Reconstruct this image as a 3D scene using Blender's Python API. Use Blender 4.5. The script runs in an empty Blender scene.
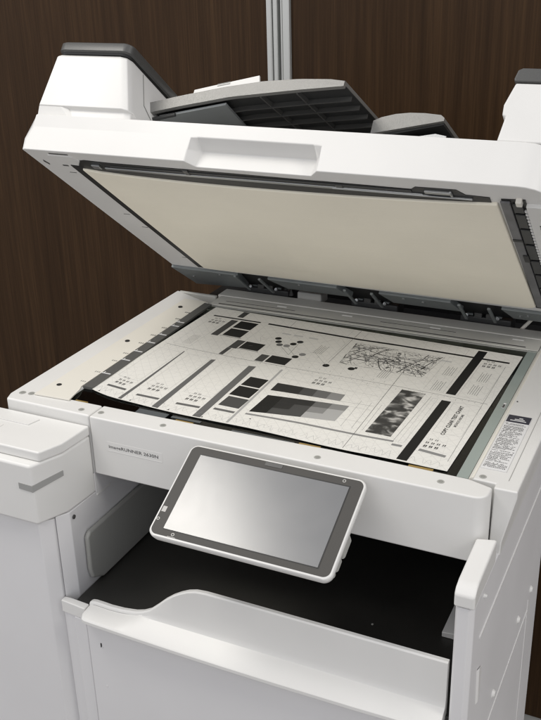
import bpy, bmesh, math, random
from mathutils import Vector, Matrix
random.seed(7)
scene = bpy.context.scene
COL = scene.collection

# ------------------------------------------------------------------ helpers
def mat(name, col, rough=.5, metal=0., spec=.5, bump=0., bscale=900., var=0., vscale=3., coat=0., emit=0.):
    m = bpy.data.materials.new(name); m.use_nodes = True
    nt = m.node_tree; p = nt.nodes['Principled BSDF']
    p.inputs['Base Color'].default_value = (*col, 1)
    p.inputs['Roughness'].default_value = rough
    p.inputs['Metallic'].default_value = metal
    p.inputs['Specular IOR Level'].default_value = spec
    p.inputs['Coat Weight'].default_value = coat
    tc = nt.nodes.new('ShaderNodeTexCoord')
    if var:
        n = nt.nodes.new('ShaderNodeTexNoise'); n.inputs['Scale'].default_value = vscale; n.inputs['Detail'].default_value = 5
        nt.links.new(tc.outputs['Object'], n.inputs['Vector'])
        r = nt.nodes.new('ShaderNodeMapRange')
        r.inputs[1].default_value = .3; r.inputs[2].default_value = .7
        r.inputs[3].default_value = 1-var; r.inputs[4].default_value = 1+var
        nt.links.new(n.outputs['Fac'], r.inputs[0])
        mx = nt.nodes.new('ShaderNodeVectorMath'); mx.operation = 'SCALE'
        mx.inputs[0].default_value = col
        nt.links.new(r.outputs[0], mx.inputs['Scale'])
        nt.links.new(mx.outputs[0], p.inputs['Base Color'])
        r2 = nt.nodes.new('ShaderNodeMapRange')
        r2.inputs[3].default_value = rough*.9; r2.inputs[4].default_value = min(1, rough*1.12)
        nt.links.new(n.outputs['Fac'], r2.inputs[0]); nt.links.new(r2.outputs[0], p.inputs['Roughness'])
    if bump:
        n = nt.nodes.new('ShaderNodeTexNoise'); n.inputs['Scale'].default_value = bscale; n.inputs['Detail'].default_value = 2
        nt.links.new(tc.outputs['Object'], n.inputs['Vector'])
        b = nt.nodes.new('ShaderNodeBump'); b.inputs['Strength'].default_value = bump; b.inputs['Distance'].default_value = .0005
        nt.links.new(n.outputs['Fac'], b.inputs['Height']); nt.links.new(b.outputs[0], p.inputs['Normal'])
    return m

def bx(bm, lo, hi, mi=0):
    v = [bm.verts.new((x, y, z)) for x in (lo[0], hi[0]) for y in (lo[1], hi[1]) for z in (lo[2], hi[2])]
    for f in ((0,1,3,2),(4,6,7,5),(0,4,5,1),(2,3,7,6),(0,2,6,4),(1,5,7,3)):
        bm.faces.new([v[i] for i in f]).material_index = mi

def loft(bm, rings, caps=True, mi=0):
    R = [[bm.verts.new(p) for p in r] for r in rings]
    n = len(R[0])
    for a, b in zip(R, R[1:]):
        for i in range(n):
            j = (i+1) % n
            try: bm.faces.new((a[i], a[j], b[j], b[i])).material_index = mi
            except ValueError: pass
    if caps:
        bm.faces.new(R[0][::-1]).material_index = mi
        bm.faces.new(R[-1]).material_index = mi

def prism(bm, poly, z0, z1, mi=0, f=lambda a, b, z: (a, b, z)):
    loft(bm, [[f(a, b, z0) for a, b in poly], [f(a, b, z1) for a, b in poly]], mi=mi)

def rrect(x0, y0, x1, y1, r, n=6):
    o = []
    for cx, cy, a0 in ((x1-r, y1-r, 0), (x0+r, y1-r, 90), (x0+r, y0+r, 180), (x1-r, y0+r, 270)):
        for k in range(n+1):
            a = math.radians(a0+90*k/n); o.append((cx+r*math.cos(a), cy+r*math.sin(a)))
    return o

def cyl(bm, c, axis, r, h, n=24, r2=None, mi=0):
    c = Vector(c); w = Vector(axis).normalized()
    u = w.orthogonal().normalized(); v = w.cross(u)
    r2 = r if r2 is None else r2
    ring = lambda q, rr: [q+u*rr*math.cos(2*math.pi*k/n)+v*rr*math.sin(2*math.pi*k/n) for k in range(n)]
    loft(bm, [ring(c, r), ring(c+w*h, r2)], mi=mi)

def tube(bm, pts, r, n=10):
    pts = [Vector(p) for p in pts]; rings = []
    for i, p in enumerate(pts):
        t = (pts[min(i+1, len(pts)-1)]-pts[max(i-1, 0)]).normalized()
        u = t.cross(Vector((.3, .2, .9))).normalized(); v = t.cross(u)
        rings.append([p+u*r*math.cos(2*math.pi*k/n)+v*r*math.sin(2*math.pi*k/n) for k in range(n)])
    loft(bm, rings)

def org(o):
    v = Vector((0, 0, 0))
    while o is not None: v = v+o.location; o = o.parent
    return v

def obj(name, bm, mats, parent=None, bevel=0., seg=3, at=None, angle=35):
    bmesh.ops.recalc_face_normals(bm, faces=bm.faces[:])
    o0 = org(parent) if parent else Vector(at or (0, 0, 0))
    bmesh.ops.translate(bm, verts=bm.verts[:], vec=-o0)
    me = bpy.data.meshes.new(name); bm.to_mesh(me); bm.free()
    for m in (mats if isinstance(mats, (list, tuple)) else [mats]): me.materials.append(m)
    me.polygons.foreach_set('use_smooth', [True]*len(me.polygons))
    me.set_sharp_from_angle(angle=math.radians(angle))
    o = bpy.data.objects.new(name, me); COL.objects.link(o)
    if parent: o.parent = parent
    else: o.location = o0
    if bevel:
        b = o.modifiers.new('bevel', 'BEVEL'); b.width = bevel; b.segments = seg
        b.limit_method = 'ANGLE'; b.angle_limit = math.radians(30); b.harden_normals = True
    return o

def pieces(name, bm, mats, parent, **k):
    """every loose piece of the mesh becomes an object of its own"""
    left = set(bm.verts); out = []
    while left:
        v0 = next(iter(left)); st = [v0]; isl = {v0}
        while st:
            v = st.pop()
            for e in v.link_edges:
                q = e.other_vert(v)
                if q not in isl: isl.add(q); st.append(q)
        left -= isl
        nb = bmesh.new(); mp_ = {v: nb.verts.new(v.co) for v in isl}
        for f in {f for v in isl for f in v.link_faces}:
            nb.faces.new([mp_[v] for v in f.verts]).material_index = f.material_index
        out.append(obj(name, nb, mats, parent, **k))
    bm.free()
    return out

def empty(name, loc, label, cat):
    o = bpy.data.objects.new(name, None); COL.objects.link(o)
    o.location = loc; o['label'] = label; o['category'] = cat
    return o

def text_polys(s, size, bold=0., spacing=1., sx=1.):
    """glyph outlines of a string as flat polygons in (x, y), origin at left baseline"""
    cu = bpy.data.curves.new('t', 'FONT'); cu.body = s; cu.size = size; cu.space_character = spacing; cu.offset = bold
    cu.resolution_u = 3
    o = bpy.data.objects.new('t', cu); COL.objects.link(o)
    bpy.context.view_layer.update()
    me = bpy.data.meshes.new_from_object(o.evaluated_get(bpy.context.evaluated_depsgraph_get()))
    polys = [[(me.vertices[i].co.x*sx, me.vertices[i].co.y) for i in p.vertices] for p in me.polygons]
    bpy.data.objects.remove(o); bpy.data.curves.remove(cu); bpy.data.meshes.remove(me)
    return polys

def fit_text(s, size, bold, width):
    P = text_polys(s, size, bold, 1.04); k = width/max(x for p in P for x, _ in p)
    return [[(x*k, y) for x, y in p] for p in P]

# ------------------------------------------------------------------ materials
WHITE = mat('white_plastic', (.73, .725, .705), .42, bump=.12, bscale=1500, var=.022, vscale=11)
WHITE2 = mat('white_plastic_lower', (.70, .695, .70), .46, bump=.12, bscale=1500, var=.022, vscale=8)
CREAM = mat('cream_plastic', (.755, .73, .66), .5, bump=.05)
PADM = mat('platen_pad', (.93, .88, .745), .62, bump=.25, bscale=260, var=.035, vscale=6)
def wavy(m):
    nt = m.node_tree; p = nt.nodes['Principled BSDF']; tc = nt.nodes.new('ShaderNodeTexCoord'); mp_ = nt.nodes.new('ShaderNodeMapping'); mp_.inputs['Scale'].default_value = (3, 14, 14)
    n = nt.nodes.new('ShaderNodeTexNoise'); n.inputs['Scale'].default_value = 1.6; n.inputs['Detail'].default_value = 3
    b = nt.nodes.new('ShaderNodeBump'); b.inputs['Strength'].default_value = .25; b.inputs['Distance'].default_value = .004
    nt.links.new(tc.outputs['Object'], mp_.inputs[0]); nt.links.new(mp_.outputs[0], n.inputs['Vector']); nt.links.new(n.outputs['Fac'], b.inputs['Height'])
    old = p.inputs['Normal'].links[0].from_node; nt.links.new(b.outputs[0], old.inputs['Normal'])
wavy(PADM)
BLACK = mat('black_plastic', (.012, .012, .012), .45)
DARK = mat('dark_plastic', (.030, .031, .031), .42, bump=.2, bscale=1200)
CHAR = mat('charcoal_plastic', (.075, .075, .072), .38, bump=.25, bscale=1500)
TRAY = mat('tray_plastic', (.030, .029, .026), .42, bump=.35, bscale=1700, var=.08, vscale=14)
MIDG = mat('grey_plastic', (.30, .30, .28), .45, bump=.2, bscale=1300)
GUIDE = mat('smoky_guide', (.34, .34, .32), .38, bump=.15)
LGREY = mat('light_grey_plastic', (.42, .42, .395), .34, bump=.3, bscale=1400)
INDEX = mat('index_grey', (.10, .10, .095), .45, bump=.1)
SILVER = mat('silver_paint', (.25, .247, .235), .36, metal=.35, bump=.4, bscale=2600, var=.06, vscale=900)
STEEL = mat('steel', (.42, .43, .43), .34, metal=.9, bump=.1)
DSTEEL = mat('blued_steel', (.19, .207, .207), .5, metal=.25, bump=.2, bscale=400, var=.1, vscale=12)
GGREEN = mat('green_grey_glass', (.30, .345, .325), .12, spec=.6)
BEZEL = mat('bezel', (.068, .065, .060), .55, spec=.3, bump=.15, bscale=1500)
LABELW = mat('sticker_white', (.74, .74, .74), .4)
INK = mat('ink', (.05, .05, .055), .5)
INK2 = mat('faint_ink', (.10, .10, .10), .5)
RIB0 = mat('line_white', (.80, .80, .79), .4)
NAVY = mat('sticker_header', (.035, .035, .05), .4)
ICON = mat('icon_grey', (.42, .41, .39), .4)
YELLOW = mat('ochre_tape', (.30, .20, .06), .5)
ALU = mat('aluminium', (.62, .63, .61), .38, metal=.55, bump=.08, bscale=300)
CARPET = mat('office_carpet', (.30, .29, .28), .95, spec=.1, bump=1., bscale=600, var=.3, vscale=60)

def screen_mat():
    m = mat('lcd', (.15, .153, .157), .23, spec=1.)
    nt = m.node_tree; p = nt.nodes['Principled BSDF']
    tc = nt.nodes.new('ShaderNodeTexCoord')
    n = nt.nodes.new('ShaderNodeTexNoise'); n.inputs['Scale'].default_value = 22; n.inputs['Detail'].default_value = 6; n.inputs['Distortion'].default_value = 1.2
    n2 = nt.nodes.new('ShaderNodeTexNoise'); n2.inputs['Scale'].default_value = 1800; n2.inputs['Detail'].default_value = 1
    nt.links.new(tc.outputs['Object'], n.inputs['Vector']); nt.links.new(tc.outputs['Object'], n2.inputs['Vector'])
    a = nt.nodes.new('ShaderNodeMapRange'); a.inputs[1].default_value = .35; a.inputs[2].default_value = .7; a.inputs[3].default_value = .205; a.inputs[4].default_value = .235
    nt.links.new(n.outputs['Fac'], a.inputs[0]); nt.links.new(a.outputs[0], p.inputs['Roughness'])
    b = nt.nodes.new('ShaderNodeBump'); b.inputs['Strength'].default_value = .06; b.inputs['Distance'].default_value = .0003
    nt.links.new(n2.outputs['Fac'], b.inputs['Height']); nt.links.new(b.outputs[0], p.inputs['Normal'])
    return m
LCD = screen_mat()

def glass_mat():
    m = bpy.data.materials.new('thin_glass'); m.use_nodes = True; nt = m.node_tree
    nt.nodes.clear(); o = nt.nodes.new('ShaderNodeOutputMaterial')
    t = nt.nodes.new('ShaderNodeBsdfTransparent'); g = nt.nodes.new('ShaderNodeBsdfGlossy')
    t.inputs[0].default_value = (.9, .95, .92, 1); g.inputs['Roughness'].default_value = .02
    fr = nt.nodes.new('ShaderNodeFresnel'); fr.inputs[0].default_value = 1.5
    mx = nt.nodes.new('ShaderNodeMixShader')
    nt.links.new(fr.outputs[0], mx.inputs[0]); nt.links.new(t.outputs[0], mx.inputs[1])
    nt.links.new(g.outputs[0], mx.inputs[2]); nt.links.new(mx.outputs[0], o.inputs[0])
    return m
GLASS = glass_mat()

def wood_mat():
    m = bpy.data.materials.new('dark_wood'); m.use_nodes = True; nt = m.node_tree; p = nt.nodes['Principled BSDF']
    tc = nt.nodes.new('ShaderNodeTexCoord'); mp = nt.nodes.new('ShaderNodeMapping')
    mp.inputs['Scale'].default_value = (1, 1, .022)
    nt.links.new(tc.outputs['Object'], mp.inputs[0])
    n1 = nt.nodes.new('ShaderNodeTexNoise'); n1.inputs['Scale'].default_value = 95; n1.inputs['Detail'].default_value = 9; n1.inputs['Roughness'].default_value = .62
    n2 = nt.nodes.new('ShaderNodeTexNoise'); n2.inputs['Scale'].default_value = 11; n2.inputs['Detail'].default_value = 4; n2.inputs['Distortion'].default_value = .5
    n3 = nt.nodes.new('ShaderNodeTexNoise'); n3.inputs['Scale'].default_value = 420; n3.inputs['Detail'].default_value = 4
    for n in (n1, n2, n3): nt.links.new(mp.outputs[0], n.inputs['Vector'])
    a = nt.nodes.new('ShaderNodeMath'); a.operation = 'MULTIPLY_ADD'; a.inputs[1].default_value = .5
    b = nt.nodes.new('ShaderNodeMath'); b.operation = 'MULTIPLY_ADD'; b.inputs[1].default_value = .25
    c = nt.nodes.new('ShaderNodeMath'); c.operation = 'MULTIPLY'; c.inputs[1].default_value = .35
    nt.links.new(n3.outputs['Fac'], c.inputs[0])
    nt.links.new(n1.outputs['Fac'], a.inputs[0]); nt.links.new(c.outputs[0], a.inputs[2])
    nt.links.new(n2.outputs['Fac'], b.inputs[0]); nt.links.new(a.outputs[0], b.inputs[2])
    r = nt.nodes.new('ShaderNodeValToRGB')
    e = r.color_ramp.elements
    e[0].position = .26; e[0].color = (.0165, .0082, .0036, 1)
    e[1].position = .88; e[1].color = (.086, .047, .0215, 1)
    e2 = e.new(.55); e2.color = (.041, .0218, .0100, 1)
    nt.links.new(b.outputs[0], r.inputs[0]); nt.links.new(r.outputs[0], p.inputs['Base Color'])
    p.inputs['Roughness'].default_value = .40; p.inputs['Specular IOR Level'].default_value = .16
    bp = nt.nodes.new('ShaderNodeBump'); bp.inputs['Strength'].default_value = .25; bp.inputs['Distance'].default_value = .0006
    nt.links.new(b.outputs[0], bp.inputs['Height']); nt.links.new(bp.outputs[0], p.inputs['Normal'])
    return m
WOOD = wood_mat()

# ------------------------------------------------------------------ floor and partition
bm = bmesh.new(); bx(bm, (-6, -6, -.02), (6, 6, 0))
fl = obj('floor', bm, CARPET); fl['kind'] = 'structure'

YW = .65
def partition(name_label, x0, x1, prof):
    t = empty('partition_panel', ((x0+x1)/2, YW+.03, 0), name_label, 'partition')
    b = bmesh.new(); bx(b, (x0, YW, .05), (x1, YW+.05, 2.25)); obj('wood_board', b, WOOD, t, bevel=.001)
    b = bmesh.new(); bx(b, (x0, YW+.004, 0), (x1, YW+.046, .05)); obj('base_rail', b, ALU, t)
    b = bmesh.new(); bx(b, (x0, YW+.004, 2.25), (x1, YW+.046, 2.28)); obj('top_rail', b, ALU, t)
    for a, c, dy in prof:
        b = bmesh.new(); bx(b, (a, YW-.004-dy, 0), (c, YW+.054, 2.28)); obj('edge_profile', b, ALU, t, bevel=.0018)
    return t
partition('dark brown wood partition left of the aluminium joint', -2.6, -.2722,
          [(-.2722, -.2635, .003), (-.2627, -.2550, 0)])
partition('dark brown wood partition right of the aluminium joint, behind the raised lid', -.2335, 2.6,
          [(-.2500, -.2462, 0), (-.2450, -.2335, .003)])

# ------------------------------------------------------------------ the photocopier
CP = empty('photocopier', (0, .12, 0), 'white office photocopier with its lid raised, touch screen and open paper bin', 'photocopier')
def part(name, bm, m, par=CP, **k): return obj(name, bm, m, par, **k)

# -- scanner deck (three mouldings round the glass)
b = bmesh.new()
prism(b, [(-.29, -.0045), (-.2855, -.0165), (-.1745, -.0178), (-.1745, .0085), (-.2225, .0085), (-.2225, .335), (-.29, .365)], .80, .90)
deckl = part('deck_side', b, WHITE, bevel=.0022)
arc = [(.2386+.012*math.sin(math.radians(a)), -.007-.012*math.cos(math.radians(a))) for a in range(0, 91, 10)]
b = bmesh.new()
prism(b, [(-.1732, -.019)]+arc+[(.2506, .0030), (.2275, .0105), (.16, .0122), (.09, .0132), (.02, .0112), (-.05, .0097), (-.1732, .0088)], .8305, .90)
front = part('front_cover', b, WHITE, bevel=.0018)
b = bmesh.new()
loft(b, [[(.2515, .0035, .90), (.273, .0035, .90), (.273, .40, .90), (.2270, .40, .90), (.2270, .0125, .90), (.2515, .0115, .90)],
         [(.2515, .0035, .893), (.273, .0035, .893), (.273, .40, .893), (.2270, .40, .893), (.2270, .0125, .893), (.2515, .0115, .893)],
         [(.2515, .0010, .845), (.2628, .0010, .845), (.2628, .28, .845), (.2270, .28, .845), (.2270, .0125, .845), (.2515, .0115, .845)],
         [(.2515, .0005, .8306), (.2622, .0005, .8306), (.2622, .28, .8306), (.2270, .28, .8306), (.2270, .0125, .8306), (.2515, .0115, .8306)]])
deckr = part('deck_side', b, WHITE, bevel=.0016)
# bevelled bright inner frame strip right of the glass and fine seam of the recessed sticker area
b = bmesh.new(); loft(b, [[(.2262, .0125, .8985), (.2292, .0125, .9006), (.2306, .0125, .9006), (.2306, .0125, .897), (.2262, .0125, .897)],
                          [(.2262, .333, .8985), (.2292, .333, .9006), (.2306, .333, .9006), (.2306, .333, .897), (.2262, .333, .897)]])
part('inner_rim', b, CREAM, deckr)
b = bmesh.new(); bx(b, (.2612, .02, .8995), (.2616, .333, .9003)); part('seam', b, MIDG, deckr)
b = bmesh.new()
bx(b, (-.2225, .3345, .868), (.2262, .3705, .8985)); bx(b, (-.29+.062, .371, .87), (.2262, .398, .8992))
bx(b, (-.2895, .366, .87), (-.229, .372, .8975))
rear = part('rear_ledge', b, mat('ledge_grey', (.60, .595, .56), .45, bump=.1), bevel=.0012)
b = bmesh.new()
bx(b, (-.21, .3395, .8986), (.21, .3410, .8992)); bx(b, (-.205, .352, .8986), (-.10, .3526, .8990)); bx(b, (.02, .356, .8986), (.12, .3566, .8990))
pieces('ledge_groove', b, CHAR, rear)
b = bmesh.new()
for x in (-.13, -.035, .085, .19):
    bx(b, (x, .3600, .8984), (x+.014, .3622, .8992))
pieces('ledge_rib', b, WHITE, rear)
b = bmesh.new(); bx(b, (-.215, .3290, .8930), (.2262, .3303, .8988)); part('rear_rim', b, LGREY)
b = bmesh.new(); bx(b, (-.118, .400, .892), (-.082, .425, .908)); part('rear_block', b, LGREY, bevel=.002)
b = bmesh.new(); bx(b, (-.27, .40, .84), (.262, .47, .878)); part('rear_well', b, BLACK)
b = bmesh.new(); bx(b, (-.27, .47, .84), (.262, .48, .90)); part('rear_wall', b, BLACK)

# -- glass and what lies under it
b = bmesh.new(); bx(b, (-.222, .0095, .870), (.2260, .334, .8905)); part('scan_bed', b, BLACK)
b = bmesh.new(); bx(b, (-.2215, .0100, .8935), (.2258, .3340, .8978)); part('platen_glass', b, GLASS)
b = bmesh.new(); bx(b, (.2148, .0125, .8980), (.2257, .3335, .8984)); gs = part('shading_strip', b, GGREEN)
b = bmesh.new(); bx(b, (.2206, .168, .8985), (.2234, .180, .8988)); part('strip_mark', b, LABELW, gs)
b = bmesh.new(); bx(b, (.2209, .1685, .8988), (.2231, .1765, .8990)); part('strip_slot', b, CHAR, gs)
b = bmesh.new()
bx(b, (-.212, .0098, .8980), (-.196, .0118, .8986)); bx(b, (-.085, .0098, .8980), (-.064, .0128, .8986)); bx(b, (.055, .0120, .8980), (.078, .0162, .8986)); bx(b, (.168, .0120, .8980), (.192, .0165, .8986))
pieces('foam_tape', b, YELLOW, CP)
b = bmesh.new(); bx(b, (-.135, .0105, .8980), (-.098, .0205, .8984)); bx(b, (-.093, .0150, .8980), (-.058, .0190, .8984)); bx(b, (-.02, .0120, .8980), (.05, .0150, .8984)); pieces('glass_edge_tape', b, mat('tape_slate', (.085, .095, .10), .4), CP)

# -- cream scale plate with grey size index
b = bmesh.new()
ring = lambda y, xl, z: [(xl, y, .9002), (-.2235, y, .9002), (-.2235, y, z), (xl+.004, y, z)]
loft(b, [[(-.2605, .0008, .9004), (-.2145, .0030, .9004), (-.2145, .0030, .9022), (-.2605, .0008, .9022)],
         [(-.2605, .0250, .9004), (-.2200, .0300, .9004), (-.2200, .0300, .9018), (-.2605, .0250, .9018)],
         [(-.2607, .0380, .9004), (-.2235, .0380, .9004), (-.2235, .0380, .9016), (-.2607, .0380, .9016)],
         [(-.2615, .335, .9004), (-.2265, .335, .9004), (-.2265, .335, .9010), (-.2615, .335, .9010)]])
sp = part('scale_plate', b, CREAM, bevel=.0003, seg=1)
for hx, hy in ((-.249, .031), (-.249, .171), (-.249, .302)):
    b = bmesh.new(); cyl(b, (hx, hy, .9012), (0, 0, 1), .0030, .0010, 20)
    part('screw_hole', b, DARK, sp)
b = bmesh.new()
loft(b, [[(-.2228, .0400, .898), (-.2105, .0400, .898), (-.2105, .0400, .9008), (-.2228, .0400, .9011)],
         [(-.2262, .329, .898), (-.2150, .329, .898), (-.2150, .329, .9008), (-.2262, .329, .9011)]])
ix = part('size_index', b, INDEX)
b = bmesh.new()
for k, y in enumerate((.078, .120, .148, .178, .206, .238, .252)):
    dx = -.0036*(y-.04)/.289
    bx(b, (-.2235+dx, y, .9009), (-.2115+dx, y+.0016, .90135)); 
    bx(b, (-.2212+dx, y+.0016, .9009), (-.2202+dx, y+.005, .90135))
pieces('size_tick', b, LABELW, ix)
b = bmesh.new()
for k in range(9):
    y = .045+k*.03+random.random()*.01
    for q in range(3):
        bx(b, (-.2325+q*.0026, y, .90105), (-.2312+q*.0026, y+.003, .90165))
pieces('size_marking', b, MIDG, sp)

# -- screw covers on the deck
def screw(par, x, y, z, r=.0034):
    b = bmesh.new(); cyl(b, (x, y, z-.001), (0, 0, 1), r, .0013, 24); cyl(b, (x, y, z+.0003), (0, 0, 1), r*.62, .0004, 20, mi=1)
    obj('screw_cover', b, [LGREY, MIDG], par)
screw(deckl, -.277, .001, .9, .004); screw(deckl, -.266, .003, .9, .004); screw(deckl, -.190, -.009, .9)
for x, y in ((-.166, -.007), (-.089, -.007), (.084, -.007), (.205, -.005)): screw(front, x, y, .9)
screw(deckr, .238, .0065+.012, .9, .0035)
b = bmesh.new(); cyl(b, (.2335, .1855, .9), (0, 0, 1), .0008, .0006, 12); part('pin', b, DARK, deckr)

# -- information sticker
b = bmesh.new(); bx(b, (.2318, .034, .9002), (.2560, .152, .9006))
bx(b, (.2325, .1355, .9006), (.2556, .1515, .9009), mi=2)
for k in range(3):
    bx(b, (.236+.004*k, .139+.003*k, .9009), (.252-.002*k, .1403+.003*k, .9011), mi=0)
def sheared_line(b, y, x0, x1, h):
    x = x0
    while x < x1-.0012:
        w = random.uniform(.0005, .0013); w = min(w, x1-x)
        hh = h*random.uniform(.6, 1)
        bx(b, (x, y, .9006), (x+w, y+hh, .90085), mi=1); x += w+random.uniform(.0004, .0008)
        if random.random() < .08: x += .0018
y = .1315
while y > .0365:
    x0 = .2332 if random.random() < .75 else .2342
    x1 = random.choice((.2548, .2548, .2540, .2470, .2520))
    sheared_line(b, y, x0, x1, .0010); y -= .00205 if random.random() < .88 else .0036
part('information_sticker', b, [LABELW, INK2, NAVY], deckr)

# -- model badge
b = bmesh.new(); bx(b, (-.1535, -.01915, .8628), (-.085, -.0188, .8740)); bd = part('badge_plate', b, WHITE, front)
b = bmesh.new(); bx(b, (-.1525, -.01930, .8632), (-.086, -.0190, .8635)); part('badge_line', b, RIB0, bd)
b = bmesh.new()
for s, x0, sx in (('imageRUNNER 2630N', -.1515, 1.),):
    for pl in fit_text(s, .0052, .00010, .0615):
        b.faces.new([b.verts.new((x0+px, -.01922, .8668+py)) for px, py in pl])
part('badge_text', b, INK2, bd)

# -- left front corner block
b = bmesh.new()
prism(b, [(-.36, -.0985), (-.1925, -.0985), (-.1775, -.0655), (-.1745, -.0186), (-.36, -.0186)], .8065, .8768)
cb = part('corner_cover', b, WHITE, bevel=.0032, seg=4)
b = bmesh.new()
prism(b, [(-.36, -.0880), (-.1880, -.0880), (-.1772, -.0630), (-.1744, -.0187), (-.36, -.0187)], .8769, .8882)
part('corner_lid', b, WHITE, cb, bevel=.0020, seg=4)
b = bmesh.new(); prism(b, [(-.36, -.043), (-.236, -.043), (-.232, -.0285), (-.36, -.0285)], .8882, .8894)
prism(b, [(-.36, -.060), (-.262, -.060), (-.262, -.052), (-.36, -.052)], .8882, .8887)
part('corner_step', b, WHITE, cb, bevel=.0006)
b = bmesh.new()
out = [(-.2095, -.0985), (-.1925, -.0985), (-.1775, -.0655)]
e = .0007
loft(b, [[(-.2095, -.0985-e, .8475), (-.2095, -.0985-e, .8545), (-.2095, -.0965, .8545), (-.2095, -.0965, .8475)],
         [(-.1920, -.0985-e, .8465), (-.1920, -.0985-e, .8540), (-.1940, -.0965, .8540), (-.1940, -.0965, .8465)],
         [(-.1773+e*.6, -.0665, .8525), (-.1773+e*.6, -.0665, .8585), (-.180, -.0665, .8585), (-.180, -.0665, .8525)]])
part('status_strip', b, mat('strip_grey', (.33, .33, .32), .35), cb)

# -- left door, column, sill
b = bmesh.new()
prism(b, [(-.36, -.0905), (-.1985, -.0905), (-.1870, -.0800), (-.1870, -.03), (-.36, -.03)], .03, .8045)
ld = part('left_door', b, WHITE2, bevel=.0014)
b = bmesh.new()
prism(b, [(-.1858, -.0785), (-.1768, -.0650), (-.1758, -.0200), (-.1758, .262), (-.1858, .262)], .690, .8064)
col = part('inner_column', b, WHITE2, bevel=.0008)
b = bmesh.new(); prism(b, [(-.1757, -.0195), (-.1740, -.0195), (-.1740, .262), (-.1757, .262)], .805, .8300); part('inner_upper_wall', b, WHITE2)
b = bmesh.new(); cyl(b, (-.1764, -.0600, .7985), (1, .06, 0), .0024, .0012, 18); cyl(b, (-.1752, -.0600, .7985), (1, .06, 0), .0013, .0005, 12); part('screw', b, CHAR, col)
b = bmesh.new()
prism(b, [(-.1862, -.0865), (-.1535, -.0892), (-.1535, -.0800), (-.1765, -.0785), (-.1862, -.0790)], .690, .7055)
part('sill', b, WHITE, bevel=.0012)
b = bmesh.new()
prism(b, [(-.1860, -.0835), (-.1780, -.0862), (-.1700, -.0862), (-.1690, -.0882), (-.1535, -.0885), (-.1535, -.03), (-.1860, -.03)], .03, .6898)
part('side_filler', b, WHITE2, bevel=.0012)

# -- output bin interior
b = bmesh.new()
prism(b, [(-.1755, -.0790), (.2440, -.0790), (.2440, .262), (-.1755, .262)], .694, .700)
tr = part('output_tray', b, TRAY, bevel=.001)
b = bmesh.new(); cyl(b, (.135, .016, .700), (0, 0, 1), .0012, .0006, 14); part('tray_pin', b, LGREY, tr)
b = bmesh.new(); bx(b, (-.1755, .262, .60), (.2440, .272, .832)); part('shaded_bin_back', b, DARK)  # shade of the enclosed bin put into the dark colour
b = bmesh.new(); bx(b, (-.1740, .012, .826), (.2440, .262, .8303)); part('shaded_bin_ceiling', b, DARK)  # white underside coloured dark to carry the shade inside the bin
b = bmesh.new(); loft(b, [[(.206, .026, .7002), (.226, .026, .7002), (.226, .026, .7080), (.206, .026, .7062)],
                          [(.206, .085, .7002), (.226, .085, .7002), (.226, .085, .7080), (.206, .085, .7062)]]); part('tray_foot', b, RIB0, bevel=.001)  # brighter white: the light on the foot is put into its colour
b = bmesh.new()   # smoky paper guide along the left wall
pf = [(-.050, .724), (-.049, .766), (-.044, .7715), (.20, .7715), (.20, .7020), (-.028, .7020), (-.047, .7120)]
loft(b, [[(-.1757, y, z) for y, z in pf], [(-.1695, y, z) for y, z in pf], ], )
g = part('paper_guide', b, GUIDE, bevel=.003)

# -- paper drawer with its cut-out front
TOP = [(-.1528, .7080), (-.150, .7098), (-.1455, .7106), (-.1360, .7104), (-.1263, .7099), (-.110, .7108), (-.0945, .7133), (-.085, .7165), (-.0752, .722), (-.0655, .7310),
       (-.0555, .7408), (-.046, .7485), (-.0367, .7545), (-.028, .7590), (-.0188, .7620), (-.0073, .7632), (.02, .7633), (.08, .7633), (.16, .7633), (.2400, .7633)]
rings = []
for x, zt in TOP:
    bow = .0035*(1-((x-.04)/.2)**2)-(.006 if x < -.1520 else .0015 if x < -.149 else 0)
    prof = [(-.0748, zt-.0004), (-.0790, zt), (-.0803, zt-.0014)]
    for yy, zz in ((-.0805, .7400), (-.0807, .7200), (-.0811, .7148), (-.0822, .7122), (-.0850, .7108)):
        z2 = min(zz, zt-.0020-.0020*(.7400-zz)/.03)
        prof.append((yy, z2))
    prof += [(-.0995-bow, .7030), (-.1012-bow, .7012), (-.1012-bow, .6975), (-.0998-bow, .6960), (-.0915, .6950), (-.0748, .6950)]
    rings.append([(x, y, z) for y, z in prof])
b = bmesh.new(); loft(b, rings)
dr = part('paper_drawer', b, WHITE, bevel=.0009, seg=2, angle=50)
b = bmesh.new()
prism(b, [(-.1520, -.0905), (.2395, -.0905), (.2395, -.03), (-.1520, -.03)], .415, .6926)
fp = part('drawer_front', b, WHITE2, dr, bevel=.0014)
b = bmesh.new(); bx(b, (-.1362, -.0909, .6610), (-.1346, -.0900, .6665)); part('drawer_latch', b, DARK, dr)
b = bmesh.new(); bx(b, (-.1337, -.0912, .6610), (-.1347, -.0900, .6622)); bx(b, (-.1345, -.0909, .606), (-.1336, -.0900, .609)); pieces('drawer_catch', b, LABELW, dr)
b = bmesh.new(); bx(b, (-.1520, -.0895, .03), (.2395, -.03, .410)); part('lower_drawer', b, WHITE2, bevel=.0014)

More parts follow.
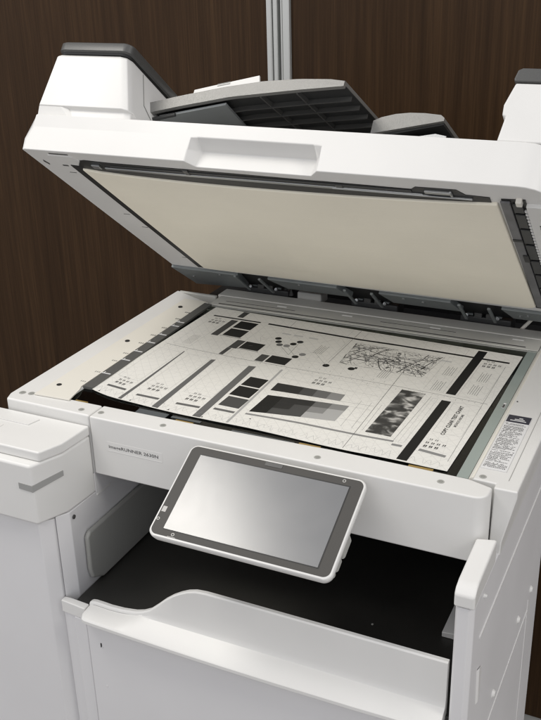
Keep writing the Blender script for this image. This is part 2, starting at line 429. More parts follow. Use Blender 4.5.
# -- right pillar, arm and side
b = bmesh.new()
prism(b, [(.2447, -.0860), (.2475, -.0900), (.2575, -.0900), (.2615, -.0850), (.2615, .278), (.2447, .278)], .02, .8335)
pil = part('right_side_panel', b, WHITE2, bevel=.0012)
b = bmesh.new()
loft(b, [[(.2440, -.0915, .8345), (.2622, -.0915, .8345), (.2622, -.0915, .8475), (.2440, -.0915, .8475)],
         [(.2440, -.0860, .8345), (.2622, -.0860, .8345), (.2622, -.0860, .8530), (.2440, -.0860, .8530)],
         [(.2440, -.0780, .8345), (.2622, -.0780, .8345), (.2622, -.0780, .8553), (.2440, -.0780, .8553)],
         [(.2440, -.0198, .8345), (.2622, -.0150, .8345), (.2622, -.0150, .8590), (.2440, -.0198, .8590)]])
part('pillar_cap', b, WHITE, pil, bevel=.0022)
RIB = mat('rib_white', (.78, .775, .76), .3)
b = bmesh.new()
bx(b, (.2612, -.060, .7820), (.2626, .278, .7840)); bx(b, (.2612, -.083, .6200), (.2624, .205, .6218))
bx(b, (.2612, .2055, .03), (.2622, .2068, .635))
pieces('seam_highlight', b, RIB, pil)  # highlights along the panel seams put in as whiter raised strips
for y, z in ((.218, .643), (.145, .652), (.029, .644), (-.052, .823)):
    b = bmesh.new(); cyl(b, (.2610, y, z), (1, 0, 0), (.0052 if y > 0 else .0022), .0032, 24, r2=(.0030 if y > 0 else .0014)); part('side_cap', b, WHITE, pil)
b = bmesh.new()
loft(b, [[(.2612, -.061, .745), (.2632, -.057, .747), (.2632, -.047, .742), (.2612, -.044, .738)],
         [(.2612, -.055, .700), (.2632, -.053, .703), (.2632, -.046, .708), (.2612, -.044, .710)]])
part('side_latch', b, RIB, pil, bevel=.0008)
b = bmesh.new(); bx(b, (-.30, .262+.02, .02), (.235, .30, .87)); part('rear_body', b, DARK)
b = bmesh.new(); bx(b, (-.30, -.02, 0), (.24, .28, .03)); part('base', b, DARK)

# -- tilted touch panel
PN = Vector((0, -.45478, .89061)); PT = Vector((0, -.89061, -.45478)); PO = Vector((-.0402, -.03, .9005))
def P3(a, t, h): return PO+Vector((1, 0, 0))*a+PT*t+PN*h
W, H = .1845, .1055
b = bmesh.new()
loft(b, [[P3(x, y, h) for x, y in rrect(i, i, W-i, H-i, .0085, 8)] for i, h in ((.006, -.0125), (.001, -.009), (0, -.0040), (0, -.0010), (.0007, 0))])
cpn = part('touch_panel', b, WHITE, angle=50)
b = bmesh.new(); prism(b, rrect(.0022, .0022, W-.0022, H-.0024, .0065, 8), -.0004, .0004, f=lambda a, t, h: P3(a, t, h)); bz = part('bezel', b, BEZEL, cpn)
b = bmesh.new()
prism(b, [(.0135, .0098), (.1708, .0098), (.1708, .0968), (.0135, .0968)], .0004, .00065, f=lambda a, t, h: P3(a, t, h))
part('bezel_step', b, BLACK, cpn)
b = bmesh.new(); prism(b, [(.0143, .0112), (.1698, .0112), (.1698, .0960), (.0143, .0960)], .0004, .0009, f=lambda a, t, h: P3(a, t, h)); part('screen', b, LCD, cpn)
b = bmesh.new()
pr = lambda poly: prism(b, poly, .0004, .0006, f=lambda a, t, h: P3(a, t, h))
pr([(.0034, .0735), (.0078, .0735), (.0078, .0795), (.0034, .0795)])
part_key = obj('key_mark', b, ICON, cpn)
for cx, cy in ((.0042, .0875), (.0262, .1000), (.1630, .0056)):
    b = bmesh.new(); cr = lambda r, h: [P3(cx+r*math.cos(k*math.pi/10), cy+r*math.sin(k*math.pi/10), h) for k in range(20)]
    loft(b, [cr(.0017, .0004), cr(.0017, .0006), cr(.0010, .0006), cr(.0010, .0004)], caps=False); obj('key_mark', b, ICON, cpn)
b = bmesh.new()
pr([(.0215, .1026), (.0300, .1026), (.0300, .1031), (.0215, .1031)])
obj('key_mark', b, ICON, cpn)
b = bmesh.new(); prism(b, rrect(.0820, .0028, .1000, .0072, .0006, 3), .0004, .0008, f=lambda a, t, h: P3(a, t, h)); part('sensor_window', b, CHAR, cpn)
b = bmesh.new()
for t0, t1, d in ((.050, .072, .022), (.074, .088, .018), (.089, .096, .015)):
    prism(b, rrect(.10, t0, .1825, t1, .003, 4), -d, -.006, f=lambda a, t, h: P3(a, t, h))
pieces('panel_hinge', b, LGREY, cpn, bevel=.001)
b = bmesh.new(); bx(b, (.02, -.045, .852), (.09, -.0192, .886)); part('panel_arm', b, LGREY, cpn, bevel=.004)

# ------------------------------------------------------------------ raised lid with document feeder (local frame: x, v along, w up)
LA = Vector((0, .0666187, 1.1587116)); th = math.radians(37.08)
LD = Vector((0, math.cos(th), -math.sin(th))); LN = Vector((0, math.sin(th), math.cos(th)))
def L3(x, v, w): return LA+Vector((x, 0, 0))+LD*v+LN*w
def lbox(b, x0, x1, v0, v1, w0, w1, mi=0):
    loft(b, [[L3(x0, v, w) for v, w in ((v0, w0), (v1, w0), (v1, w1), (v0, w1))], [L3(x1, v, w) for v, w in ((v0, w0), (v1, w0), (v1, w1), (v0, w1))]], mi=mi)
def lquad(b, pts, w0, w1, mi=0):
    loft(b, [[L3(x, v, w0) for x, v in pts], [L3(x, v, w1) for x, v in pts]], mi=mi)

WT = .0418
def sec(x, notch, v0=0., xt=None):
    top = x if xt is None else xt
    if notch: mid = [(0+v0, .0265), (.0165, .0185), (.0115, -.0002)]
    else: mid = [(v0, .0265), (v0, .0130), (v0, 0)]
    return [L3(x if w < .02 else top, v, w) for v, w in [(v0, WT)]+mid+[(.36, 0), (.36, WT)]]
b = bmesh.new()
rings = [sec(-.2895, 0, .0015, -.2852), sec(-.2870, 0, 0, -.2825), sec(-.0885, 0), sec(-.0800, 1), sec(.0440, 1), sec(.0535, 0)]
for a in range(0, 91, 15):
    r = .030; rings.append(sec(.238+r*math.sin(math.radians(a)), 0, r-r*math.cos(math.radians(a))))
loft(b, rings)
lid = part('lid', b, WHITE, bevel=.0022, angle=40)
# underside furniture
def sub(name, b, m, **k): return obj(name, b, m, lid, **k)
b = bmesh.new(); lquad(b, [(-.2255, .0185), (-.2190, .0165), (-.190, .0185), (-.05, .0195), (.140, .0225), (.145, .0165), (.183, .0160), (.190, .0255), (.2115, .0270), (.2115, .060), (-.2370, .060), (-.2365, .0340)], -.0006, .004)
sub('slot', b, BLACK)
b = bmesh.new(); lquad(b, [(-.2460, .0320), (-.2300, .0340), (-.2280, .3520), (-.2440, .3540)], -.0008, .002); sub('pad_gap', b, BLACK)
b = bmesh.new()
pad = []
N = 24
for k in range(N+1):
    x = -.2335+(.2175+.2335)*k/N
    s = k/N
    vf = .0370+.0165*math.sin(math.pi*min(1, s*1.02))**.7*(1-.35*s)
    pad.append((x, vf))
back = [(.2190, .3360), (.2150, .3420), (.2080, .3440), (-.220, .3500), (-.2325, .3480)]
lquad(b, pad+back, -.0030, .001)
sub('platen_pad', b, PADM, bevel=.0016)
b = bmesh.new(); lbox(b, -.200, .150, .0290, .0335, -.0022, -.0004); lbox(b, .060, .196, .0300, .0320, -.0030, -.0004); pieces('roller_bar', b, STEEL, lid, bevel=.0008)
b = bmesh.new(); lbox(b, -.19, .14, .0235, .0275, -.0016, -.0004); sub('slot_rib', b, DARK, bevel=.0006)
b = bmesh.new(); lbox(b, .1530, .1780, .0200, .0245, -.0030, -.0004); lbox(b, .176, .1785, .0190, .0300, -.0022, -.0004); lbox(b, -.2140, -.2040, .0240, .0320, -.0028, -.0004); pieces('bracket', b, STEEL, lid, bevel=.0006)
b = bmesh.new(); lbox(b, -.1000, -.0945, .0200, .0330, -.0020, -.0004); lbox(b, .0650, .0720, .0240, .0340, -.0020, -.0004); pieces('clip', b, CHAR, lid)
# right-hand reading strip, comb and guide cover
b = bmesh.new(); lquad(b, [(.2215, .0280), (.2430, .0260), (.2440, .345), (.2180, .345)], -.0008, .002); sub('reading_slot', b, BLACK)
b = bmesh.new(); lbox(b, .2205, .2295, .0300, .3350, -.0030, -.0007)
sub('reading_strip', b, mat('reading_grey', (.13, .13, .135), .35, var=.25, vscale=45), bevel=.0008)
b = bmesh.new()
for v0, v1 in ((.034, .052), (.057, .088), (.093, .128), (.134, .172), (.178, .215), (.222, .26), (.266, .30)):
    lbox(b, .2306, .2400, v0, v1, -.0028, -.0007)
pieces('strip_block', b, DARK, lid, bevel=.0008)
b = bmesh.new(); lbox(b, .2206, .2300, .1180, .1230, -.0036, -.0029); lbox(b, .2255, .2310, .160, .178, -.0042, -.0029); pieces('strip_clip', b, BLACK, lid)
b = bmesh.new(); lquad(b, [(.2432, .0340), (.2700, .0340), (.2700, .34), (.2432, .34)], -.0040, .001)
v = .045
while v < .30:
    lbox(b, .2405, .2432, v, v+.0032, -.0036, -.0012); v += .0075
gc = sub('guide_cover', b, WHITE, bevel=.0005, seg=1)
b = bmesh.new()
for k, v in enumerate((.0745, .0800, .0855, .1500, .1560)):
    lbox(b, .2512, .2545, v, v+.0028, -.0044, -.0036)
pieces('vent', b, BLACK, lid)
b = bmesh.new(); lbox(b, .2350, .2405, .0240, .0330, -.0050, .001); sub('lid_stop', b, CREAM, bevel=.001)
# left-hand latch and marks on the underside
b = bmesh.new()
lbox(b, -.2575, -.2330, .0052, .0072, -.0004, .0006); lquad(b, [(-.2795, .0280), (-.2775, .0240), (-.2750, .0330), (-.2765, .0360)], -.0004, .0006)
for x, v in ((-.2545, .0140), (-.2495, .0170), (-.2445, .0150)): cyl(b, L3(x, v, -.0006), LN, .0022, .0012, 14)
for x, v in ((-.2580, .0335),): lbox(b, x, x+.007, v, v+.0026, -.0004, .0006)
pieces('latch_mark', b, CHAR, lid)
b = bmesh.new()
for x, v in ((-.2610, .0525), (-.2590, .1700), (-.2560, .2110), (-.252, .318)): lbox(b, x, x+.009, v, v+.0008, -.0003, .0006)
pieces('mould_mark', b, CHAR, lid)
b = bmesh.new(); lquad(b, [(-.2620, .0095), (-.2300, .0100), (-.2260, .0210), (-.2520, .0215)], -.0010, .001); sub('latch_cover', b, WHITE, bevel=.0005, seg=1)
# rear plate with hinge cut-outs
b = bmesh.new()
for x0, x1, x2, x3, vs, ve in ((-.2900, -.1850, -.1925, -.2820, .4280, .4150), (-.1400, -.0400, -.0270, -.1220, .392, .392), (.0180, .1120, .1220, .0300, .392, .392), (.1750, .268, .268, .1860, .392, .392)):
    lquad(b, [(x0, .3595), (x1, .3595), (x2, ve), (x3, vs)], -.0040, .004)
pieces('rear_plate', b, DSTEEL, lid, bevel=.0008)
b = bmesh.new(); lbox(b, -.284, .266, .3600, .4200, .004, .030); sub('rear_cover', b, BLACK)
b = bmesh.new()
for x, v in ((-.268, .39), (-.215, .366), (-.095, .366), (.05, .366), (.075, .37), (.196, .378), (.206, .372), (.255, .38)):
    cyl(b, L3(x, v, -.0052), LN, .0019, .0015, 14)
pieces('rivet', b, STEEL, lid)
# hinges between deck and lid
for hx in (-.168, -.008, .143):
    b = bmesh.new(); bx(b, (hx-.030, .401, .880), (hx+.036, .432, .906)); bx(b, (hx-.0165, .412, .906), (hx+.0155, .442, .935))
    hg = part('hinge', b, DARK, bevel=.002)
    b = bmesh.new()
    for s in (-.021, .016):
        lbox(b, hx+s, hx+s+.004, .356, .412, -.0075, -.0045)
        cyl(b, (hx+s-.001, .408, .906), (1, 0, 0), .004, .008, 14)
    pieces('hinge_flange', b, DSTEEL, hg, bevel=.0008)
    b = bmesh.new()
    for s in (-.0205, .0195): cyl(b, (hx+s, .3985, .908), (0, -1, .25), .0022, .003, 14)
    pieces('hinge_screw', b, STEEL, hg)
    b = bmesh.new(); bx(b, (hx-.012, .401, .905), (hx-.002, .409, .926)); bx(b, (hx+.003, .401, .905), (hx+.012, .409, .926)); pieces('hinge_spring', b, CHAR, hg, bevel=.001)
b = bmesh.new(); tube(b, [(.178, .407, .880), (.190, .404, .893), (.2035, .402, .911), (.209, .41, .93)], .0024); part('lid_cable', b, CREAM)
b = bmesh.new(); tube(b, [(-.140, .408, .90), (-.136, .407, .915), (-.128, .415, .935)], .003); tube(b, [(-.130, .405, .90), (-.128, .403, .918), (-.118, .418, .935)], .004); pieces('hinge_cable', b, CHAR, CP)

# document feeder towers
b = bmesh.new()
def tsec(w, xl, xr, vf): return [L3(xl, vf, w), L3(xr-.010, vf, w), L3(xr-.003, vf+.003, w), L3(xr, vf+.010, w), L3(xr, .33, w), L3(xl, .33, w)]
loft(b, [tsec(.0420, -.2868, -.1675, .0070), tsec(.0520, -.2862, -.1700, .0070), tsec(.0535, -.2862, -.1705, .0020), tsec(.1120, -.2815, -.1900, .0020), tsec(.1155, -.2790, -.1925, .005)])
tw = part('feeder_cover', b, WHITE, bevel=.0012, angle=28)
b = bmesh.new(); loft(b, [tsec(.0422, -.2866, -.2360, .0055), tsec(.0530, -.2861, -.2470, .0025)]); obj('feeder_foot', b, WHITE, tw, bevel=.0004, seg=1)
b = bmesh.new()
def csec(w, i): return [L3(x, v, w) for x, v in rrect(-.2830+i, .0000+i, -.1895-i, .33-i, .010, 6)]
loft(b, [csec(.1180, .0015), csec(.1192, .0), csec(.1275, .0), csec(.1292, .0018)])
obj('feeder_top', b, CHAR, tw, angle=50)
b = bmesh.new(); loft(b, [csec(.1157, .0030), csec(.1180, .0022)]); obj('feeder_gap_shade', b, BLACK, tw)  # black strip stands in for the shade in the gap below the top
b = bmesh.new()
xs = lambda w: -.1700-(w-.052)*.333+.0003
loft(b, [[L3(xs(w), v, w) for v, w in ((.0345, .112), (.0353, .112), (.0353, .075), (.0345, .075))], [L3(xs(w)+.0004, v, w) for v, w in ((.0345, .112), (.0353, .112), (.0353, .075), (.0345, .075))]])
loft(b, [[L3(xs(w), v, w) for v, w in ((.0345, .076), (.0345, .075), (.050, .066), (.050, .067))], [L3(xs(w)+.0004, v, w) for v, w in ((.0345, .076), (.0345, .075), (.050, .066), (.050, .067))]])
for v, w in ((.058, .082), (.062, .079), (.060, .085)): lbox(b, xs(w)-.001, xs(w)+.0005, v, v+.0025, w, w+.001)
pieces('cover_seam', b, MIDG, tw)
b = bmesh.new()
poly = [(.2190, .0985), (.2123, .0770), (.2128, .0670), (.2158, .0655), (.2128, .0420), (.290, .0420), (.290, .0985)]
loft(b, [[L3(x, v, w) for x, w in poly] for v in (.0020, .30)])
tw2 = part('feeder_end_cover', b, WHITE, bevel=.0022)
b = bmesh.new()
poly = [(.2180, .0990), (.2168, .1015), (.2190, .1105), (.2230, .1125), (.292, .1125), (.292, .0990)]
loft(b, [[L3(x, v, w) for x, w in poly] for v in (.0005, .30)])
obj('end_cover_top', b, CHAR, tw2, bevel=.0015)

# document tray: curved front band and ribbed dark underside
def curve(pts, x):
    for (a, c), (d, e) in zip(pts, pts[1:]):
        if a <= x <= d: return c+(e-c)*(x-a)/(d-a)
    return pts[-1][1] if x > pts[-1][0] else pts[0][1]
TT = [(-.200, .0833), (-.147, .0977), (-.0957, .1104), (-.0542, .1184), (-.012, .1227), (.0211, .1236), (.0376, .1222)]
TB = [(-.1959, .0691), (-.1795, .0753), (-.1433, .0848), (-.0856, .0984), (-.0087, .1098), (.037, .1156)]
rings = []
K = .165
for k in range(31):
    x = -.196+.2335*k/30
    t, u = curve(TT, x), curve(TB, x)
    rings.append([L3(x, .050, u), L3(x, .050, t-.001), L3(x, .0515, t), L3(x, .31, t+K*.26), L3(x, .31, t+K*.26-.004), L3(x, .0560, t-.004+.001), L3(x, .0555, u)])
b = bmesh.new(); loft(b, rings)
dt = part('document_tray', b, SILVER, angle=45)
rings = []
for k in range(31):
    x = -.194+.2305*k/30; u = curve(TB, x)
    rings.append([L3(x, .0557, u+.0035), L3(x, .306, u+.0035+K*.25), L3(x, .306, u+.007+K*.25), L3(x, .0557, u+.0045)])
b = bmesh.new(); loft(b, rings); obj('tray_underside', b, DARK, dt)
b = bmesh.new()
for v0 in (.085, .112, .140, .168, .200, .235):
    rr = []
    for k in range(31):
        x = -.190+.224*k/30; u = curve(TB, x)+K*(v0-.0557)
        rr.append([L3(x, v0, u-.0018), L3(x, v0, u+.0045), L3(x, v0+.0018, u+.0045), L3(x, v0+.0018, u-.0018)])
    loft(b, rr)
for x in (-.055, -.015):
    u = curve(TB, x); loft(b, [[L3(x, v, u+K*(v-.0557)-.001), L3(x+.002, v, u+K*(v-.0557)-.001), L3(x+.002, v, u+K*(v-.0557)+.004), L3(x, v, u+K*(v-.0557)+.004)] for v in (.0558, .30)])
pieces('tray_rib', b, CHAR, dt)
b = bmesh.new()
wq = lambda x, v, o: L3(x, v, curve(TB, x)+K*(v-.0557)+o)
loft(b, [[wq(x, v, -.0045) for x, v in ((-.170, .0570), (-.093, .0570), (-.104, .150), (-.205, .150))], [wq(x, v, -.0020) for x, v in ((-.170, .0570), (-.093, .0570), (-.104, .150), (-.205, .150))]])
pt = obj('tray_plate', b, mat('tray_plate_grey', (.30, .32, .325), .4, metal=.3, var=.08, vscale=20), dt)
b = bmesh.new(); cyl(b, wq(-.112, .118, -.0049), LN, .0028, .0012, 16); obj('plate_hole', b, BLACK, dt)
b = bmesh.new(); tube(b, [L3(-.199, .056, .0640), L3(-.185, .056, .0685), L3(-.170, .056, .0720), L3(-.150, .056, .0775)], .0022); obj('tray_pivot', b, DARK, dt)
b = bmesh.new()
loft(b, [[L3(-.1957, .150, .1480), L3(-.1125, .150, .1600), L3(-.1125, .150, .1725), L3(-.1145, .150, .1800), L3(-.165, .150, .1665), L3(-.1957, .150, .1580)],
         [L3(-.1957, .153, .1480), L3(-.1125, .153, .1600), L3(-.1125, .153, .1725), L3(-.1145, .153, .1800), L3(-.165, .153, .1665), L3(-.1957, .153, .1580)]])
dg = obj('document_guide', b, WHITE, dt)
b = bmesh.new()
for o in (0, .0022):
    lv = .1494
    loft(b, [[L3(-.166, lv, .1640+o), L3(-.150, lv, .1680+o), L3(-.150, lv, .1685+o), L3(-.166, lv, .1645+o)], [L3(-.166, .1501, .1640+o), L3(-.150, .1501, .1680+o), L3(-.150, .1501, .1685+o), L3(-.166, .1501, .1645+o)]])
pieces('guide_mark', b, MIDG, dt)

# small exit tray to the right
b = bmesh.new()
top = [(.050, .1150), (.0584, .1195), (.0730, .1240), (.0883, .1262), (.105, .1265), (.1218, .1253), (.1260, .1222)]
rings = [[L3(x, .12, min(t-.003, .1000+.0185*(x-.05)/.075)), L3(x, .12, t), L3(x, .29, t+.03), L3(x, .29, t+.024), L3(x, .124, min(t-.003, .1000+.0185*(x-.05)/.075))] for x, t in top]
b = bmesh.new(); loft(b, rings)
et = part('exit_tray', b, SILVER, angle=50)
b = bmesh.new(); loft(b, [[L3(.062, .1245, .1000), L3(.1255, .1245, .1165), L3(.1255, .1245, .1190), L3(.062, .1245, .1040)], [L3(.062, .29, .120), L3(.128, .29, .140), L3(.128, .29, .145), L3(.062, .29, .125)]]); obj('exit_underside', b, DARK, et)
b = bmesh.new(); loft(b, [[L3(.064, .1275, .0955), L3(.118, .1275, .1075), L3(.130, .1275, .1055), L3(.130, .1275, .0955)], [L3(.064, .20, .105), L3(.118, .20, .120), L3(.130, .20, .118), L3(.130, .20, .105)]]); obj('exit_flap', b, STEEL, et)

# ------------------------------------------------------------------ printed test sheet
FLc, FRc, BRc, BLc = [Vector(p) for p in ((-.2152, .042), (.2047, .0178), (.2131, .31), (-.2061, .3248))]
ZP = .8990
BOW = [(0, 0), (.03, .016), (.07, .030), (.11, .036), (.22, .037), (.31, .037), (.37, .034), (.42, .032), (.50, .024), (.61, .020), (.70, .021), (.77, .020), (.88, .009), (1, .002)]
def U(u, v, h=0.):
    v = v-curve(BOW, u)*(1-v)**2
    p = FLc*(1-u)*(1-v)+FRc*u*(1-v)+BRc*u*v+BLc*(1-u)*v
    lift = .0006*max(0, 1-v/.12)*(.5+.5*math.sin(u*17))
    return Vector((p.x, p.y, ZP+h+lift))

def paper_mat():
    m = mat('chart_paper', (.77, .76, .72), .55, bump=.1, bscale=700)
    nt = m.node_tree; p = nt.nodes['Principled BSDF']
    uvn = nt.nodes.new('ShaderNodeUVMap'); sx = nt.nodes.new('ShaderNodeSeparateXYZ'); nt.links.new(uvn.outputs[0], sx.inputs[0])
    masks = []
    for k, (cu, cv, w) in enumerate(((60, 40, .035), (60, -40, .035), (86, 8, .03), (14, 60, .03))):
        a = nt.nodes.new('ShaderNodeMath'); a.operation = 'MULTIPLY'; a.inputs[1].default_value = cu; nt.links.new(sx.outputs[0], a.inputs[0])
        c = nt.nodes.new('ShaderNodeMath'); c.operation = 'MULTIPLY_ADD'; c.inputs[1].default_value = cv; nt.links.new(sx.outputs[1], c.inputs[0]); nt.links.new(a.outputs[0], c.inputs[2])
        f = nt.nodes.new('ShaderNodeMath'); f.operation = 'PINGPONG'; f.inputs[1].default_value = 1.; nt.links.new(c.outputs[0], f.inputs[0])
        l = nt.nodes.new('ShaderNodeMath'); l.operation = 'LESS_THAN'; l.inputs[1].default_value = w*1.6; nt.links.new(f.outputs[0], l.inputs[0])
        masks.append(l)
    n = nt.nodes.new('ShaderNodeTexNoise'); n.inputs['Scale'].default_value = 7; nt.links.new(uvn.outputs[0], n.inputs['Vector'])
    th1 = nt.nodes.new('ShaderNodeMath'); th1.operation = 'GREATER_THAN'; th1.inputs[1].default_value = .47; nt.links.new(n.outputs['Fac'], th1.inputs[0])
    s1 = nt.nodes.new('ShaderNodeMath'); s1.operation = 'MAXIMUM'; nt.links.new(masks[0].outputs[0], s1.inputs[0]); nt.links.new(masks[1].outputs[0], s1.inputs[1])
    s2 = nt.nodes.new('ShaderNodeMath'); s2.operation = 'MAXIMUM'; nt.links.new(masks[2].outputs[0], s2.inputs[0]); nt.links.new(masks[3].outputs[0], s2.inputs[1])
    s3 = nt.nodes.new('ShaderNodeMath'); s3.operation = 'MULTIPLY'; nt.links.new(s2.outputs[0], s3.inputs[0]); nt.links.new(th1.outputs[0], s3.inputs[1])
    s4 = nt.nodes.new('ShaderNodeMath'); s4.operation = 'MAXIMUM'; nt.links.new(s1.outputs[0], s4.inputs[0]); nt.links.new(s3.outputs[0], s4.inputs[1])
    s5 = nt.nodes.new('ShaderNodeMath'); s5.operation = 'MULTIPLY'; s5.inputs[1].default_value = .22; nt.links.new(s4.outputs[0], s5.inputs[0])
    mx = nt.nodes.new('ShaderNodeMix'); mx.data_type = 'RGBA'
    mx.inputs[6].default_value = (.77, .76, .72, 1); mx.inputs[7].default_value = (.30, .30, .29, 1)
    nt.links.new(s5.outputs[0], mx.inputs[0]); nt.links.new(mx.outputs[2], p.inputs['Base Color'])
    return m
def photo_mat():
    m = mat('printed_halftone', (.3, .3, .3), .5); nt = m.node_tree; p = nt.nodes['Principled BSDF']
    tc = nt.nodes.new('ShaderNodeTexCoord'); mp = nt.nodes.new('ShaderNodeMapping'); mp.inputs['Scale'].default_value = (.75, 1.15, 1); mp.inputs['Rotation'].default_value = (0, 0, .25)
    nt.links.new(tc.outputs['Object'], mp.inputs[0])
    n = nt.nodes.new('ShaderNodeTexNoise'); n.inputs['Scale'].default_value = 85; n.inputs['Detail'].default_value = 7; n.inputs['Distortion'].default_value = .7
    nt.links.new(mp.outputs[0], n.inputs['Vector'])
    r = nt.nodes.new('ShaderNodeValToRGB'); e = r.color_ramp.elements
    e[0].position = .42; e[0].color = (.028, .028, .028, 1); e[1].position = .68; e[1].color = (.62, .61, .58, 1)
    x = e.new(.53); x.color = (.11, .11, .105, 1)
    nt.links.new(n.outputs['Fac'], r.inputs[0]); nt.links.new(r.outputs[0], p.inputs['Base Color'])
    return m
GL = [.012, .026, .065, .13, .24, .40, .55]
PM = [paper_mat()]+[mat('print_grey', (g, g, g*.98), .5, spec=.2) for g in GL]+[photo_mat()]
bm = bmesh.new()
uvl = bm.loops.layers.uv.new('UVMap')
NX, NY = 40, 24
grid = [[bm.verts.new(U(i/NX, j/NY)) for i in range(NX+1)] for j in range(NY+1)]
lowg = [[bm.verts.new(U(i/NX, j/NY, -.00022)) for i in range(NX+1)] for j in range(NY+1)]
def suv(f, c):
    for l, q in zip(f.loops, c): l[uvl].uv = q
for j in range(NY):
    for i in range(NX):
        suv(bm.faces.new((grid[j][i], grid[j][i+1], grid[j+1][i+1], grid[j+1][i])), [(i/NX, j/NY), ((i+1)/NX, j/NY), ((i+1)/NX, (j+1)/NY), (i/NX, (j+1)/NY)])
        bm.faces.new((lowg[j][i], lowg[j+1][i], lowg[j+1][i+1], lowg[j][i+1]))
for i in range(NX):
    bm.faces.new((grid[0][i], lowg[0][i], lowg[0][i+1], grid[0][i+1])); bm.faces.new((grid[NY][i], grid[NY][i+1], lowg[NY][i+1], lowg[NY][i]))
for j in range(NY):
    bm.faces.new((grid[j][0], grid[j+1][0], lowg[j+1][0], lowg[j][0])); bm.faces.new((grid[j][NX], lowg[j][NX], lowg[j+1][NX], grid[j+1][NX]))

LAY = [0]
def ink(pts, g):
    """flat printed polygon in sheet coordinates, each just proud of the last"""
    h = .00005+.000004*(LAY[0] % 12); LAY[0] += 1
    pts = [(min(max(u, .004), .997), min(max(v, .004), .997)) for u, v in pts]
    try: bm.faces.new([bm.verts.new(U(u, v, h)) for u, v in pts]).material_index = g
    except ValueError: pass
def inkline(pts, w, g):
    for (u0, v0), (u1, v1) in zip(pts, pts[1:]):
        dx, dy = (u1-u0)*.42, (v1-v0)*.292; L = math.hypot(dx, dy) or 1
        nx, ny = -dy/L*w/2/.42, dx/L*w/2/.292
        n = max(1, int(L/.03))
        for k in range(n):
            a, c = k/n, (k+1)/n
            p = lambda t, s: (u0+(u1-u0)*t+nx*s, v0+(v1-v0)*t+ny*s)
            ink([p(a, -1), p(c, -1), p(c, 1), p(a, 1)], g)
def rect(u0, v0, u1, v1, g):
    n = max(1, int((v1-v0)*.292/.05))
    for k in range(n): ink([(u0, v0+(v1-v0)*k/n), (u1, v0+(v1-v0)*k/n), (u1, v0+(v1-v0)*(k+1)/n), (u0, v0+(v1-v0)*(k+1)/n)], g)

def inkquad(q, g, n=8):
    m = lambda a, c, t: (a[0]+(c[0]-a[0])*t, a[1]+(c[1]-a[1])*t)
    for k in range(n): ink([m(q[0], q[3], k/n), m(q[1], q[2], k/n), m(q[1], q[2], (k+1)/n), m(q[0], q[3], (k+1)/n)], g)
# front half: long bars and patches
inkquad([(.1085, .004), (.1195, .004), (.1030, .484), (.0990, .484)], 4)
inkquad([(.2160, .005), (.2350, .005), (.2165, .464), (.2030, .458)], 4)
inkquad([(.3395, .005), (.3620, .005), (.3445, .471), (.3225, .467)], 4)
rect(.362, .300, .418, .379, 1); rect(.362, .210, .422, .291, 1); rect(.367, .119, .427, .198, 3); rect(.368, .079, .428, .094, 4)
for k, g in enumerate((2, 2, 3, 4, 5)):
    w = (.644-.450)/5; ink([(.450+k*w, .303+.0042*k), (.450+(k+1)*w, .303+.0042*(k+1)), (.448+(k+1)*w, .371+.002*(k+1)), (.448+k*w, .371+.002*k)], g)
for k, g in enumerate((1, 2, 3, 5, 6)):
    w = (.676-.457)/5
    for r in range(3):
        f = lambda kk, rr: (.458+kk*w, (.115+.0116*kk)+(.147-.0036*kk)*rr/3)
        gg = max(1, min(7, g+(-1 if r == 2 and k > 1 else 0)+(1 if r == 0 and k in (1, 3) else 0)))
        ink([f(k, r), f(k+1, r), f(k+1, r+1), f(k, r+1)], gg)
for k in range(3):
    u = .700+.020*k*1.4; inkline([(u, .15), (u-.006, .36)], .0003, 5)
inkline([(.644, .324), (.735, .338)], .0003, 5); inkline([(.67, .30), (.735, .305)], .0003, 6); inkline([(.68, .20), (.74, .205)], .0003, 6)
inkline([(.456, .095), (.60, .108), (.844, .119)], .0034, 5)
rect(.765, .146, .830, .512, 8)
rect(.845, .090, .870, .104, 5)
rect(.879, .008, .904, .486, 1); rect(.876, .544, .902, .988, 1)
inkline([(.911, .099), (.977, .088)], .0045, 5)
inkline([(.02, .521), (.289, .514), (.463, .518), (.754, .531), (.992, .520)], .0006, 5)
inkline([(.438, .008), (.420, .488)], .0028, 6)
inkline([(.517, .626), (.513, .995)], .0005, 4); inkline([(.748, .010), (.729, .673)], .0005, 4)
inkline([(.988, .06), (.974, .874)], .0004, 5); inkline([(.842, .12), (.848, .50)], .0004, 5)
# back half
inkline([(.226, .907), (.535, .901), (.658, .909), (.978, .913)], .0042, 1)
inkline([(.032, .901), (.199, .906)], .0036, 1)
rect(.104, .692, .128, .884, 3); rect(.107, .926, .128, .996, 3)
rect(.137, .804, .199, .887, 1); rect(.138, .709, .200, .792, 1)
for q in ((.133, .70, .206, .703), (.228, .603, .300, .606)): rect(*q, 3)
rect(.201, .521, .215, .597, 3); rect(.202, .598, .229, .686, 3)
rect(.233, .611, .296, .686, 1)
rect(.318, .523, .344, .592, 3); rect(.349, .529, .413, .599, 1)
dots = [(.308, .771, 1), (.320, .739, 1), (.333, .711, 4), (.356, .712, 5), (.368, .741, 1), (.380, .773, 1), (.414, .623, 1), (.426, .656, 5), (.519, .595, 1), (.592, .607, 1)]
for u, v, g in dots:
    ink([(u+.0042/.42*math.cos(k*math.pi/10), v+.0042/.292*math.sin(k*math.pi/10)) for k in range(20)], g)
inkline([(.333, .711), (.39, .63), (.38, .773)], .0004, 4); inkline([(.356, .712), (.414, .623)], .0003, 4); inkline([(.426, .656), (.45, .70), (.519, .595)], .0003, 5)
rect(.598, .612, .606, .628, 1)
inkline([(.300, .90), (.296, .985)], .0004, 5); inkline([(.225, .52), (.222, .60)], .0003, 5)
